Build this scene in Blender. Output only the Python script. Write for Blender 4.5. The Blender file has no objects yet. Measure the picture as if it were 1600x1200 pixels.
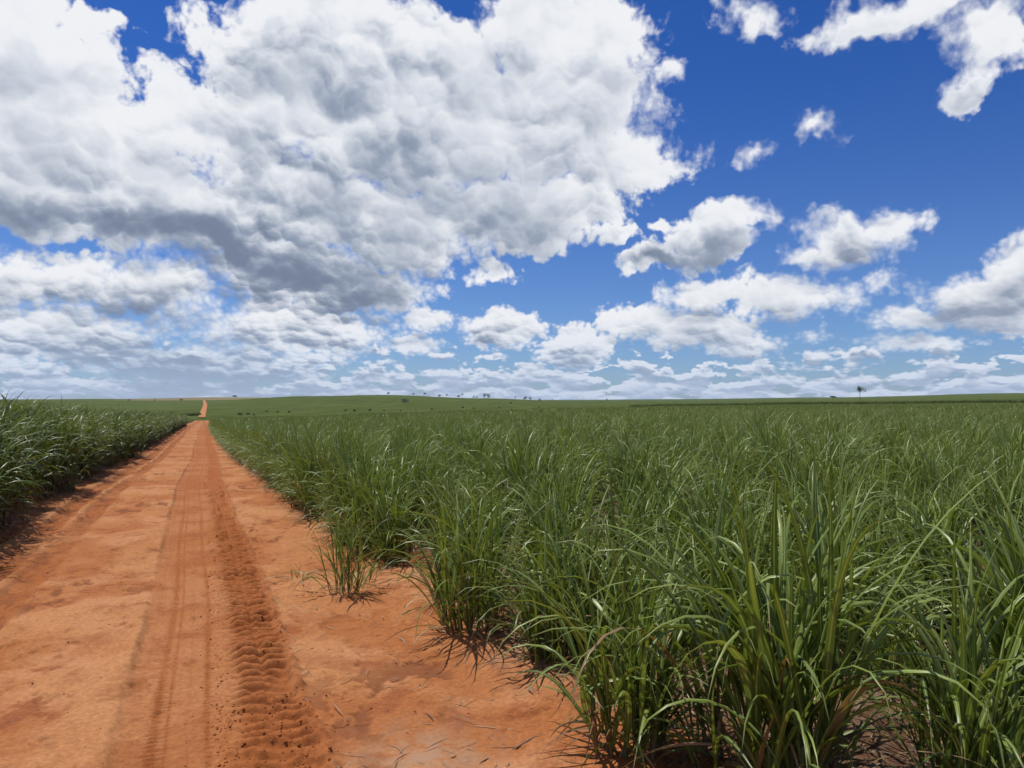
import bpy, math, random
import numpy as np
from mathutils import Vector

S = bpy.context.scene
C = S.collection
RAD = math.radians

# ---------------------------------------------------------------- camera
FPX, W0, H0 = 1186.0, 1600.0, 1200.0
CAM_H = 1.65
HORIZON = 628.0
PITCH = math.atan((HORIZON - H0 / 2) / FPX)
cam_d = bpy.data.cameras.new('camera')
cam_d.sensor_width = 36.0
cam_d.lens = 36.0 * FPX / W0
cam_d.clip_start = 0.05
cam_d.clip_end = 30000.0
cam = bpy.data.objects.new('camera', cam_d)
cam.location = (0, 0, CAM_H)
cam.rotation_euler = (math.pi / 2 + PITCH, 0, 0)
C.objects.link(cam)
S.camera = cam

# ---------------------------------------------------------------- view
S.view_settings.view_transform = 'Standard'
S.view_settings.look = 'None'
S.view_settings.exposure = 0.0
S.view_settings.gamma = 1.0
S.view_settings.use_curve_mapping = False
S.render.engine = 'CYCLES'
S.cycles.max_bounces = 6
S.cycles.diffuse_bounces = 3
S.cycles.glossy_bounces = 2
S.cycles.transmission_bounces = 4
S.cycles.volume_bounces = 0
S.cycles.use_denoising = True
S.cycles.adaptive_threshold = 0.015

# ---------------------------------------------------------------- sun
SUN_EL, SUN_AZ = 68.0, -62.0            # azimuth clockwise from the viewing direction (+Y)
sv = Vector((math.sin(RAD(SUN_AZ)) * math.cos(RAD(SUN_EL)), math.cos(RAD(SUN_AZ)) * math.cos(RAD(SUN_EL)), math.sin(RAD(SUN_EL))))
sun_d = bpy.data.lights.new('sun', 'SUN')
sun_d.energy = 4.8
sun_d.angle = RAD(0.53)
sun_d.color = (1.0, 0.96, 0.9)
sun = bpy.data.objects.new('sun', sun_d)
sun.rotation_euler = (-sv).to_track_quat('-Z', 'Y').to_euler()
sun.location = (0, 0, 60)
C.objects.link(sun)


# ---------------------------------------------------------------- node helper
class NB:
    def __init__(self, tree):
        self.t = tree
        self.n = tree.nodes
        self.l = tree.links

    def add(self, kind, **props):
        nd = self.n.new(kind)
        for k, v in props.items():
            setattr(nd, k, v)
        return nd

    def plug(self, sock, v):
        if isinstance(v, bpy.types.NodeSocket):
            self.l.new(v, sock)
        elif v is not None:
            try:
                sock.default_value = v
            except (TypeError, ValueError):
                sock.default_value = (*v, 1.0)

    def math(self, op, a, b=None, c=None, clamp=False):
        nd = self.add('ShaderNodeMath', operation=op, use_clamp=clamp)
        self.plug(nd.inputs[0], a)
        if b is not None: self.plug(nd.inputs[1], b)
        if c is not None: self.plug(nd.inputs[2], c)
        return nd.outputs[0]

    def vec(self, op, a, b=None, c=None, scale=None):
        nd = self.add('ShaderNodeVectorMath', operation=op)
        self.plug(nd.inputs[0], a)
        if b is not None: self.plug(nd.inputs[1], b)
        if c is not None: self.plug(nd.inputs[2], c)
        if scale is not None: self.plug(nd.inputs['Scale'], scale)
        return nd.outputs['Value'] if op in ('LENGTH', 'DOT_PRODUCT', 'DISTANCE') else nd.outputs['Vector']

    def noise(self, v, scale, detail=2.0, rough=0.5, lac=2.0, color=False, dist=0.0, dim='3D'):
        nd = self.add('ShaderNodeTexNoise', noise_dimensions=dim)
        if v is not None: self.plug(nd.inputs['Vector'], v)
        self.plug(nd.inputs['Scale'], scale)
        self.plug(nd.inputs['Detail'], detail)
        self.plug(nd.inputs['Roughness'], rough)
        self.plug(nd.inputs['Lacunarity'], lac)
        self.plug(nd.inputs['Distortion'], dist)
        return nd.outputs['Color' if color else 'Fac']

    def smooth(self, v, a, b, o0=0.0, o1=1.0, kind='SMOOTHSTEP'):
        nd = self.add('ShaderNodeMapRange', interpolation_type=kind)
        self.plug(nd.inputs[0], v)
        for i, q in enumerate((a, b, o0, o1)):
            self.plug(nd.inputs[1 + i], q)
        return nd.outputs[0]

    def mix(self, f, a, b, blend='MIX'):
        nd = self.add('ShaderNodeMix', data_type='RGBA', blend_type=blend)
        self.plug(nd.inputs[0], f)
        self.plug(nd.inputs[6], a)
        self.plug(nd.inputs[7], b)
        return nd.outputs[2]

    def sep(self, v):
        nd = self.add('ShaderNodeSeparateXYZ')
        self.plug(nd.inputs[0], v)
        return nd.outputs

    def comb(self, x, y, z):
        nd = self.add('ShaderNodeCombineXYZ')
        for i, q in enumerate((x, y, z)):
            self.plug(nd.inputs[i], q)
        return nd.outputs[0]


def px_dir(px, py):
    """a direction of the photograph, as azimuth and elevation in degrees"""
    x, z = (px - W0 / 2) / FPX, (H0 / 2 - py) / FPX
    y = 1.0
    c, s = math.cos(PITCH), math.sin(PITCH)
    y, z = y * c - z * s, y * s + z * c
    return math.degrees(math.atan2(x, y)), math.degrees(math.atan2(z, math.hypot(x, y)))


# ---------------------------------------------------------------- sky: Nishita air with a field of fair-weather cumulus
# (x, y, rx, ry, weight)
CLOUDS = [
    (430, 120, 170, 150, 1.3), (640, 170, 280, 190, 1.6), (860, 170, 200, 190, 1.4), (500, 40, 190, 120, 1.4), (830, 20, 120, 90, 1.1),
    (300, 190, 110, 95, 1.1), (950, 240, 125, 90, 1.1), (800, 320, 210, 80, 1.2), (620, 370, 150, 70, 1.2),
    (80, 300, 220, 85, 1.3), (300, 345, 220, 85, 1.3), (450, 410, 170, 66, 1.3), (560, 448, 95, 38, 1.1), (940, 60, 110, 100, 1.0),
    (1040, 110, 36, 34, .5),
    (40, 80, 165, 150, 1.3), (130, 180, 105, 90, 1.1), (40, 230, 210, 110, 1.3), (190, 260, 130, 80, 1.1), (150, 40, 60, 40, .8),
    (70, 440, 190, 70, .75), (250, 450, 220, 70, .8), (430, 510, 190, 64, .75), (100, 520, 240, 66, .75), (520, 520, 130, 50, .65), (300, 565, 360, 44, .7),
    (1110, 372, 92, 46, 1.0), (1155, 345, 66, 42, .9), (1030, 408, 80, 28, .7),
    (1320, 378, 118, 48, 1.0), (1385, 355, 72, 42, .9), (1260, 395, 60, 30, .7), (1380, 440, 40, 40, .45),
    (1100, 456, 90, 34, .9), (1250, 466, 125, 40, .9), (1010, 500, 80, 34, .8),
    (1540, 470, 120, 66, 1.1), (1605, 425, 90, 60, 1.1), (1440, 500, 90, 28, .8), (1430, 540, 100, 20, .7),
    (780, 515, 72, 36, .9), (668, 500, 46, 26, .8), (900, 540, 80, 36, .9), (1090, 510, 120, 40, .9), (640, 540, 60, 24, .7), (1160, 535, 80, 26, .8),
    (1400, 20, 190, 52, 1.0), (1540, 50, 110, 80, 1.0), (1500, 130, 60, 42, .7), (1170, 10, 60, 34, .6),
    (1278, 187, 66, 30, .75), (1180, 235, 36, 24, .45), (960, 367, 46, 20, .6), (1042, 360, 34, 19, .55), (770, 420, 52, 23, .6), (682, 445, 30, 15, .45), (1270, 525, 34, 14, .55),
    (800, 372, 60, 24, .6), (510, 320, 170, 100, 1.3), (385, 235, 110, 80, 1.25), (640, 330, 120, 70, 1.25), (540, 440, 150, 58, 1.3), (590, 462, 80, 32, 1.0), (430, 300, 150, 90, 1.1),
]
# heavier, shaded undersides
BASES = [(40, 325, 150, 40, .85), (210, 352, 170, 46, 1.0), (350, 388, 170, 52, 1.05), (470, 425, 150, 52, 1.05), (570, 455, 110, 42, 1.05), (590, 255, 320, 150, .45), (760, 345, 200, 50, .5),
         (330, 240, 120, 60, .35), (1100, 380, 90, 44, .7), (1330, 382, 80, 26, .6), (1020, 412, 70, 24, .9), (230, 550, 170, 30, .9), (320, 590, 280, 34, 1.1), (180, 480, 140, 34, .5), (1500, 490, 120, 24, .4), (1450, 40, 120, 30, .3)]

world = bpy.data.worlds.new('World')
S.world = world
world.use_nodes = True
world.cycles.sampling_method = 'NONE'
wt = world.node_tree
wt.nodes.clear()


def blob_max(b, ae, blobs, warp_k=1.0):
    """largest of a set of soft ellipses; the ellipses share three aspect ratios so that one scaling serves many"""
    scaled = {}
    m = None
    for (px, py, rx, ry, k) in blobs:
        ca, ce = px_dir(px, py)
        ra = (px_dir(px + rx, py)[0] - px_dir(px - rx, py)[0]) / 2
        re = (px_dir(px, py - ry)[1] - px_dir(px, py + ry)[1]) / 2
        asp = min((1.15, 1.8, 3.0, 5.0), key=lambda q: abs(math.log(q * re / ra)))
        if asp not in scaled:
            scaled[asp] = b.vec('MULTIPLY', ae, (1 / asp, 1, 0))
        rr = math.sqrt(ra / asp * re)
        v = b.math('MULTIPLY_ADD', b.vec('DISTANCE', scaled[asp], (ca / asp, ce, 0)), -k / rr, k)
        m = v if m is None else b.math('MAXIMUM', m, v)
    return m


def build_sky():
    b = NB(wt)
    tc = b.add('ShaderNodeTexCoord')
    d = tc.outputs['Generated']
    sx = b.sep(d)
    up = b.math('MAXIMUM', sx[2], -0.02)
    el = b.math('DEGREES', b.math('ARCSINE', up))
    az = b.math('DEGREES', b.math('ARCTAN2', sx[0], sx[1]))
    ae = b.comb(az, el, 0.0)
    k = b.smooth(el, 0.0, 24.0, 0.2, 1.0, 'LINEAR')   # apparent size of the clouds
    wv = b.vec('MULTIPLY', b.vec('SUBTRACT', b.noise(d, 10.0, 4.0, 0.6, color=True), (0.5, 0.5, 0.5)), (1, 1, 0))
    aem = b.vec('ADD', ae, b.vec('SCALE', wv, scale=b.math('MULTIPLY', k, 8.0)))
    # --- large shapes, here and a little nearer the sun
    out = b.math('MAXIMUM', b.smooth(b.math('ABSOLUTE', az), 36.0, 46.0), b.smooth(el, 31.0, 40.0))
    gen = b.math('MULTIPLY_ADD', b.noise(d, 3.2, 1.0, 0.5), 6.0, -3.1)
    gen = b.math('MULTIPLY_ADD', b.math('SUBTRACT', out, 1.0), 6.0, gen)
    gen = b.math('MINIMUM', gen, 1.3)
    m0 = b.math('MAXIMUM', blob_max(b, aem, CLOUDS), gen)
    m3 = b.math('MAXIMUM', blob_max(b, b.vec('ADD', aem, b.vec('SCALE', (1.0, 3.4, 0), scale=k)), CLOUDS), gen)
    # --- rows of small cumulus that close up towards the horizon
    def rows(z):
        v = b.math('MULTIPLY', b.math('LOGARITHM', b.math('ADD', z, 0.022), math.e), 2.9)
        pl = b.vec('ADD', b.comb(b.math('MULTIPLY', az, 0.36), v, 0.0), b.vec('SCALE', wv, scale=0.9))
        q = b.noise(pl, 1.0, 3.0, 0.55, dim='2D')
        q = b.math('MULTIPLY_ADD', q, 5.0, -2.05)
        return b.math('MINIMUM', b.math('ADD', q, b.smooth(el, 1.0, 7.5, 0.35, -2.6, 'LINEAR')), 0.7)
    r0, r3 = rows(up), rows(b.math('ADD', up, 0.007))
    rrel = b.math('MULTIPLY', b.math('SUBTRACT', r0, r3), b.smooth(el, 0.5, 6.5, 0.45, 0.0))
    rrel = b.math('MAXIMUM', b.math('MINIMUM', rrel, 0.25), -0.42)
    m0 = b.math('MAXIMUM', m0, r0)
    m3 = b.math('MAXIMUM', m3, r3)
    # --- billows: round puffs of falling size
    low = b.math('MULTIPLY_ADD', b.math('LOGARITHM', b.math('MULTIPLY', b.math('ADD', el, 6.0), 1 / 16.0), math.e), 16.0, 10.0)
    hi = b.math('GREATER_THAN', el, 10.0)
    e2 = b.math('ADD', b.math('MULTIPLY', el, hi), b.math('MULTIPLY', low, b.math('SUBTRACT', 1.0, hi)))
    aep = b.vec('ADD', b.comb(az, e2, 0.0), b.vec('SCALE', wv, scale=b.math('MULTIPLY', k, 4.5)))
    puff, rel = None, None
    for (cell, am, lo) in ((5.2, .50, 0.0), (2.3, .34, .75), (1.0, .21, 1.7), (.45, .11, 2.2)):
        a_ = b.math('MULTIPLY', b.smooth(el, 0.0, 20.0, lo, 1.0, 'LINEAR'), am)
        v0 = b.add('ShaderNodeTexVoronoi', voronoi_dimensions='2D', feature='F1' if cell < .5 else 'SMOOTH_F1')
        if cell > .5: v0.inputs['Smoothness'].default_value = 0.7
        b.plug(v0.inputs['Vector'], aep)
        v0.inputs['Scale'].default_value = 1.0 / cell
        f0 = b.math('MULTIPLY', v0.outputs['Distance'], a_)
        # each puff is lit like a ball, from above
        df = b.vec('DOT_PRODUCT', b.vec('SUBTRACT', aep, v0.outputs['Position']), (0.25 / cell, 0.95 / cell, 0))
        df = b.math('MULTIPLY', df, b.math('MULTIPLY', a_, {5.2: 1.0, 2.3: 1.5, 1.0: 1.0, .45: .5}[cell]))
        puff = f0 if puff is None else b.math('ADD', puff, f0)
        rel = df if rel is None else b.math('ADD', rel, df)
    rel = b.math('MULTIPLY', rel, b.math('MULTIPLY', b.smooth(b.noise(d, 6.0, 1.0), 0.35, 0.65, 0.45, 1.25), b.smooth(m0, 0.4, 1.1, 1.0, 0.62)))
    fine = b.math('SUBTRACT', b.noise(d, 60.0, 4.0, 0.62), 0.5)
    f = b.math('SUBTRACT', m0, puff)
    f = b.math('MULTIPLY_ADD', fine, 0.62, f)
    f = b.math('ADD', f, 0.38)
    # firm billows in places, thin veils in others
    alpha = b.smooth(b.math('ADD', f, b.smooth(m0, 0.45, 1.0, 0.0, 0.7)), -0.03, b.smooth(b.noise(d, 4.0, 2.0), 0.42, 0.6, 0.22, 0.62))
    # --- light: cloud towards the sun and sheer thickness darken, puffs facing the sun are bright
    occ = b.math('MULTIPLY', b.smooth(m3, 0.0, 0.75), b.smooth(el, 4.0, 18.0, 0.52, 0.30))
    thick = b.smooth(f, 0.15, 1.2, 0.0, 0.12)
    dkw = b.vec('ADD', ae, b.vec('SCALE', wv, scale=5.5))
    dk = b.smooth(blob_max(b, dkw, BASES), -0.1, 0.95, 0.0, 0.52)
    lit = b.math('SUBTRACT', b.smooth(el, 4.0, 16.0, 1.0, 1.05), b.math('ADD', occ, thick))
    lit = b.math('SUBTRACT', lit, dk)
    lit = b.math('MULTIPLY_ADD', b.math('MAXIMUM', b.math('MINIMUM', rel, 0.4), -0.45), b.smooth(el, 0.0, 16.0, 1.7, 0.95), lit)
    lit = b.math('ADD', b.math('MULTIPLY_ADD', fine, 0.14, lit), rrel)
    lit = b.math('MULTIPLY_ADD', b.math('SUBTRACT', b.noise(d, 8.5, 3.0, 0.5), 0.5), 0.25, lit)
    lit = b.math('SMOOTH_MAX', b.math('SMOOTH_MIN', lit, 1.0, 0.2), 0.06, 0.25)
    ramp = b.add('ShaderNodeValToRGB')
    cr = ramp.color_ramp
    cr.elements[0].position = 0.0; cr.elements[0].color = (0.155, 0.195, 0.29, 1)
    cr.elements[1].position = 1.0; cr.elements[1].color = (0.87, 0.885, 0.92, 1)
    e = cr.elements.new(0.35); e.color = (0.31, 0.365, 0.47, 1)
    e = cr.elements.new(0.7); e.color = (0.66, 0.70, 0.77, 1)
    b.l.new(lit, ramp.inputs[0])
    sky = b.add('ShaderNodeTexSky', sky_type='NISHITA', sun_disc=False)
    sky.sun_elevation = RAD(SUN_EL)
    sky.sun_rotation = RAD(SUN_AZ)
    sky.altitude = 500.0
    sky.air_density = 1.0
    sky.dust_density = 0.4
    sky.ozone_density = 3.0
    air = b.mix(1.0, sky.outputs[0], b.mix(b.smooth(el, 1.0, 27.0), (0.47, 0.65, 1.0, 1), (0.175, 0.45, 0.96, 1)), 'MULTIPLY')
    # far clouds take on the colour of the air in front of them
    ccol = b.vec('SCALE', ramp.outputs[0], scale=1.0 / SKY_STRENGTH)
    ccol = b.mix(b.smooth(el, 0.0, 7.0, 0.6, 0.0), ccol, b.vec('SCALE', (0.44, 0.57, 0.79), scale=1.0 / SKY_STRENGTH))
    col = b.mix(alpha, air, ccol)
    bg = b.add('ShaderNodeBackground')
    bg.inputs['Strength'].default_value = SKY_STRENGTH
    o = b.add('ShaderNodeOutputWorld')
    b.l.new(col, bg.inputs['Color'])
    b.l.new(bg.outputs[0], o.inputs['Surface'])


SKY_STRENGTH = 0.1
build_sky()

# ================================================================ helpers for geometry
rng = np.random.default_rng(7)
random.seed(7)
FWD = np.array((-0.376, 0.9266)); RGT = np.array((0.9266, 0.376))    # along the road, across it to the right


def st_xy(s, t):
    return s * FWD[0] + t * RGT[0], s * FWD[1] + t * RGT[1]


def xy_st(x, y):
    return x * FWD[0] + y * FWD[1], x * RGT[0] + y * RGT[1]


def _hash(ix, iy, seed):
    n = (ix.astype(np.int64) * 374761393 + iy.astype(np.int64) * 668265263 + seed * 1442695041) & 0xffffffff
    n = ((n ^ (n >> 13)) * 1274126177) & 0xffffffff
    return ((n ^ (n >> 16)) & 0xffff) / 65535.0


def vnoise(x, y, seed=0):
    ix, iy = np.floor(x), np.floor(y)
    fx, fy = x - ix, y - iy
    fx, fy = fx * fx * (3 - 2 * fx), fy * fy * (3 - 2 * fy)
    a = _hash(ix, iy, seed); b = _hash(ix + 1, iy, seed); c = _hash(ix, iy + 1, seed); d = _hash(ix + 1, iy + 1, seed)
    return (a + (b - a) * fx) * (1 - fy) + (c + (d - c) * fx) * fy - 0.5


def fbm(x, y, octaves=4, seed=0, rough=0.5):
    r, a, f = 0.0, 1.0, 1.0
    for i in range(octaves):
        r = r + a * vnoise(x * f + i * 17.3, y * f - i * 9.1, seed + i)
        a *= rough; f *= 2.03
    return r


def sstep(x, a, b):
    u = np.clip((x - a) / (b - a), 0, 1)
    return u * u * (3 - 2 * u)


# ---------------------------------------------------------------- lie of the land: distance and height for some bearings
T_PX = np.array([-900, 0, 200, 330, 480, 600, 750, 900, 1050, 1300, 1600, 2600], float)
T_AZ = np.arctan((T_PX - 800) / FPX)
T_R = np.array([0, 15, 38, 75, 105, 160, 300, 380, 430, 470, 700, 1000, 1250, 1700, 2600, 4500, 9000], float)


def _hy(r, y):        # height above the road at the camera of a thing seen at photograph row y
    return CAM_H + (HORIZON - y) / FPX * r


_prof = {
    -900: [0, -.10, -.3, -.4, -.5, -.8, -2, -2.5, -3, -3, -2, _hy(1000, 627), _hy(1250, 626), _hy(1700, 626), _hy(2600, 626), _hy(4500, 625), _hy(9000, 625)],
    0: [0, -.12, -.45, -.8, -1.0, -1.6, -4, -5.2, -6.5, -6, -4, _hy(1000, 628), _hy(1250, 627), _hy(1700, 627), _hy(2600, 625), _hy(4500, 625), _hy(9000, 625)],
    200: [0, -.12, -.6, -1.05, -1.45, -2.5, -5.2, -6.4, -7.6, -6.3, -3.5, _hy(1000, 629), _hy(1250, 627), _hy(1700, 627), _hy(2600, 624), _hy(4500, 624.5), _hy(9000, 625)],
    330: [0, -.12, -.65, -1.15, -1.63, -2.75, -5.6, -7.0, -8.4, -6.45, -3.2, _hy(1000, 630), _hy(1250, 626.5), _hy(1700, 626.5), _hy(2600, 621.5), _hy(4500, 623), _hy(9000, 625)],
    480: [0, -.12, -.62, -1.05, -1.5, -2.6, -5.6, -6.8, -7.4, -6.3, -2.4, _hy(1000, 623), _hy(1250, 620), _hy(1700, 621), _hy(2600, 622), _hy(4500, 624), _hy(9000, 625)],
    600: [0, -.10, -.5, -.8, -1.1, -2.1, -5.0, -6.0, -6.2, -5.4, -1.4, _hy(1000, 621), _hy(1250, 618), _hy(1700, 621), _hy(2600, 624), _hy(4500, 625), _hy(9000, 626)],
    750: [0, -.08, -.35, -.55, -.8, -1.5, -3.8, -4.4, -4.8, -4.4, -1.4, _hy(1000, 626), _hy(1250, 623), _hy(1700, 625), _hy(2600, 626), _hy(4500, 626), _hy(9000, 626)],
    900: [0, -.05, -.22, -.35, -.5, -.9, -2.4, -2.8, -3.2, -3.2, -1.4, _hy(1000, 630), _hy(1250, 627.5), _hy(1700, 628), _hy(2600, 626), _hy(4500, 625), _hy(9000, 625)],
    1050: [0, -.04, -.15, -.25, -.3, -.4, -.9, -1.1, -1.3, -1.4, -.4, _hy(1000, 629), _hy(1250, 628), _hy(1700, 627), _hy(2600, 625), _hy(4500, 624), _hy(9000, 624)],
    1300: [0, -.02, -.1, -.15, -.2, -.2, -.1, .1, .4, .5, 2, _hy(1000, 626), _hy(1250, 625), _hy(1700, 624), _hy(2600, 622), _hy(4500, 621.5), _hy(9000, 622)],
    1600: [0, -.01, -.05, -.1, -.1, 0, .6, 1.2, 1.7, 2, 4, _hy(1000, 621), _hy(1250, 620), _hy(1700, 618), _hy(2600, 617), _hy(4500, 617), _hy(9000, 620)],
    2600: [0, 0, 0, 0, 0, .2, 1, 1.8, 2.5, 3, 6, 10, 13, 16, 22, 36, 66],
}
T_Z = np.array([_prof[int(p)] for p in T_PX])


def terrain(x, y):
    x = np.asarray(x, float); y = np.asarray(y, float)
    shp = x.shape
    x = x.ravel(); y = y.ravel()
    r = np.hypot(x, y)
    az = np.clip(np.arctan2(x, y), T_AZ[0], T_AZ[-1])
    ci = np.clip(np.searchsorted(T_AZ, az) - 1, 0, len(T_AZ) - 2)
    u = (az - T_AZ[ci]) / (T_AZ[ci + 1] - T_AZ[ci]); u = u * u * (3 - 2 * u)
    lr, LR = np.log(r + 12.0), np.log(T_R + 12.0)
    ri = np.clip(np.searchsorted(T_R, r) - 1, 0, len(T_R) - 2)
    v = np.clip((lr - LR[ri]) / (LR[ri + 1] - LR[ri]), 0, 1)

    def tang(c, i):     # finite-difference tangents, for a smooth profile
        i0, i1 = np.maximum(i - 1, 0), np.minimum(i + 1, len(T_R) - 1)
        return (T_Z[c, i1] - T_Z[c, i0]) / (LR[i1] - LR[i0])

    def prof(c):
        h = LR[ri + 1] - LR[ri]
        p0, p1, m0, m1 = T_Z[c, ri], T_Z[c, ri + 1], tang(c, ri) * h, tang(c, ri + 1) * h
        v2, v3 = v * v, v * v * v
        return (2 * v3 - 3 * v2 + 1) * p0 + (v3 - 2 * v2 + v) * m0 + (-2 * v3 + 3 * v2) * p1 + (v3 - v2) * m1
    z = prof(ci) * (1 - u) + prof(ci + 1) * u
    return z.reshape(shp)


# ---------------------------------------------------------------- materials
def new_mat(name):
    m = bpy.data.materials.new(name)
    m.use_nodes = True
    b = NB(m.node_tree)
    pr = next(n for n in m.node_tree.nodes if n.type == 'BSDF_PRINCIPLED')
    return m, b, pr


def attr(b, name, out='Fac'):
    nd = b.add('ShaderNodeAttribute', attribute_name=name)
    return nd.outputs[out]


def bump(b, pr, h, strength, dist):
    nd = b.add('ShaderNodeBump')
    nd.inputs['Strength'].default_value = strength
    nd.inputs['Distance'].default_value = dist
    b.plug(nd.inputs['Height'], h)
    b.l.new(nd.outputs[0], pr.inputs['Normal'])


def soil_material():
    m, b, pr = new_mat('red_soil')
    pos = b.add('ShaderNodeNewGeometry').outputs['Position']
    n1 = b.noise(pos, 0.55, 5.0, 0.6)
    n2 = b.noise(pos, 2.3, 6.0, 0.62)
    n3 = b.noise(pos, 38.0, 4.0, 0.65)
    n4 = b.noise(pos, 9.0, 5.0, 0.6)
    orange, pale, red = (0.365, 0.132, 0.042), (0.475, 0.222, 0.098), (0.275, 0.086, 0.03)
    c = b.mix(b.smooth(n1, 0.44, 0.60), orange, pale)
    c = b.mix(b.smooth(n2, 0.52, 0.64, 0, 0.85), c, red)
    c = b.mix(b.smooth(n4, 0.56, 0.68, 0, 0.6), c, (0.25, 0.092, 0.042))
    # freshly churned soil of the wheel tracks is a deeper orange
    c = b.mix(b.math('MULTIPLY', attr(b, 'track'), b.smooth(n2, 0.3, 0.7, 1.0, 0.65)), c, (0.315, 0.100, 0.027))
    c = b.mix(b.smooth(attr(b, 'ledge'), 0.0, 1.0, 0.0, 0.55), c, (0.46, 0.214, 0.084))
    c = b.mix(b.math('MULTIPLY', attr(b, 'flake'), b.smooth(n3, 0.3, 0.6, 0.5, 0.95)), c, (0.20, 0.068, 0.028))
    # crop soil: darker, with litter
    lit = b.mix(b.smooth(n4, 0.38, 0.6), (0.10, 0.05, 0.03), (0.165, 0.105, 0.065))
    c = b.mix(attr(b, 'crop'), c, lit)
    c = b.mix(b.smooth(n3, 0.3, 0.75), b.mix(1.0, c, (0.70, 0.66, 0.62), 'MULTIPLY'), c)
    # greyish wash where trash has rotted
    c = b.mix(b.math('MULTIPLY', attr(b, 'ash'), b.smooth(n4, 0.3, 0.6)), c, (0.33, 0.2, 0.12))
    b.l.new(c, pr.inputs['Base Color'])
    pr.inputs['Roughness'].default_value = 0.95
    pr.inputs['Specular IOR Level'].default_value = 0.15
    hh = b.math('MULTIPLY_ADD', n3, 0.4, b.noise(pos, 140.0, 3.0, 0.6))
    bump(b, pr, hh, 0.75, 0.007)
    return m


MAT_SOIL = soil_material()


def canopy_material():
    """the closed cane canopy seen from hundreds of metres away"""
    m, b, pr = new_mat('distant_cane')
    pos = b.add('ShaderNodeNewGeometry').outputs['Position']
    n1 = b.noise(b.vec('MULTIPLY', pos, (1.6, 0.5, 0)), 0.03, 6.0, 0.65)
    n2 = b.noise(pos, 0.35, 5.0, 0.7)
    n3 = b.noise(pos, 0.004, 3.0, 0.5)
    c = b.mix(b.smooth(n1, 0.35, 0.65), (0.056, 0.076, 0.021), (0.084, 0.104, 0.030))
    c = b.mix(b.smooth(n2, 0.4, 0.75, 0, 0.6), c, (0.04, 0.066, 0.023))
    c = b.mix(b.smooth(n3, 0.45, 0.7, 0, 0.4), c, (0.10, 0.13, 0.048))
    # fields beyond the ridge: fallow brown strips
    c = b.mix(attr(b, 'fallow'), c, (0.26, 0.19, 0.12))
    c = b.mix(attr(b, 'dark'), c, (0.05, 0.085, 0.04))
    b.l.new(c, pr.inputs['Base Color'])
    pr.inputs['Roughness'].default_value = 1.0
    pr.inputs['Specular IOR Level'].default_value = 0.0
    bump(b, pr, b.math('ADD', n2, b.noise(pos, 1.6, 3.0, 0.6)), 0.8, 0.5)
    return m


MAT_CANOPY = canopy_material()


def mesh_obj(name, verts, faces, mat, parent=None, smooth=True, attrs=None, uv=None, link=True):
    me = bpy.data.meshes.new(name)
    V = np.asarray(verts, np.float32)
    F = np.asarray(faces, np.int32)
    me.vertices.add(len(V)); me.vertices.foreach_set('co', V.ravel())
    k = F.shape[1]
    me.loops.add(F.size); me.loops.foreach_set('vertex_index', F.ravel())
    me.polygons.add(len(F))
    me.polygons.foreach_set('loop_start', np.arange(0, F.size, k, dtype=np.int32))
    me.polygons.foreach_set('loop_total', np.full(len(F), k, np.int32))
    me.polygons.foreach_set('use_smooth', np.full(len(F), smooth))
    for an, av in (attrs or {}).items():
        at = me.attributes.new(an, 'FLOAT', 'POINT')
        at.data.foreach_set('value', np.asarray(av, np.float32))
    me.update(calc_edges=True)
    me.materials.append(mat)
    o = bpy.data.objects.new(name, me)
    if link:
        C.objects.link(o)
    if parent is not None:
        o.parent = parent
    return o


def tag(o, label=None, cat=None, group=None, kind=None):
    if label: o['label'] = label
    if cat: o['category'] = cat
    if group: o['group'] = group
    if kind: o['kind'] = kind
    return o


def grid_faces(nr, nc, off=0):
    i = np.arange(nr - 1)[:, None] * nc + np.arange(nc - 1)[None, :]
    i = i.ravel() + off
    return np.stack((i, i + 1, i + nc + 1, i + nc), 1)


# ================================================================ the road and the soil beside it
ROAD_L, ROAD_R = -3.1, 1.45


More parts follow.
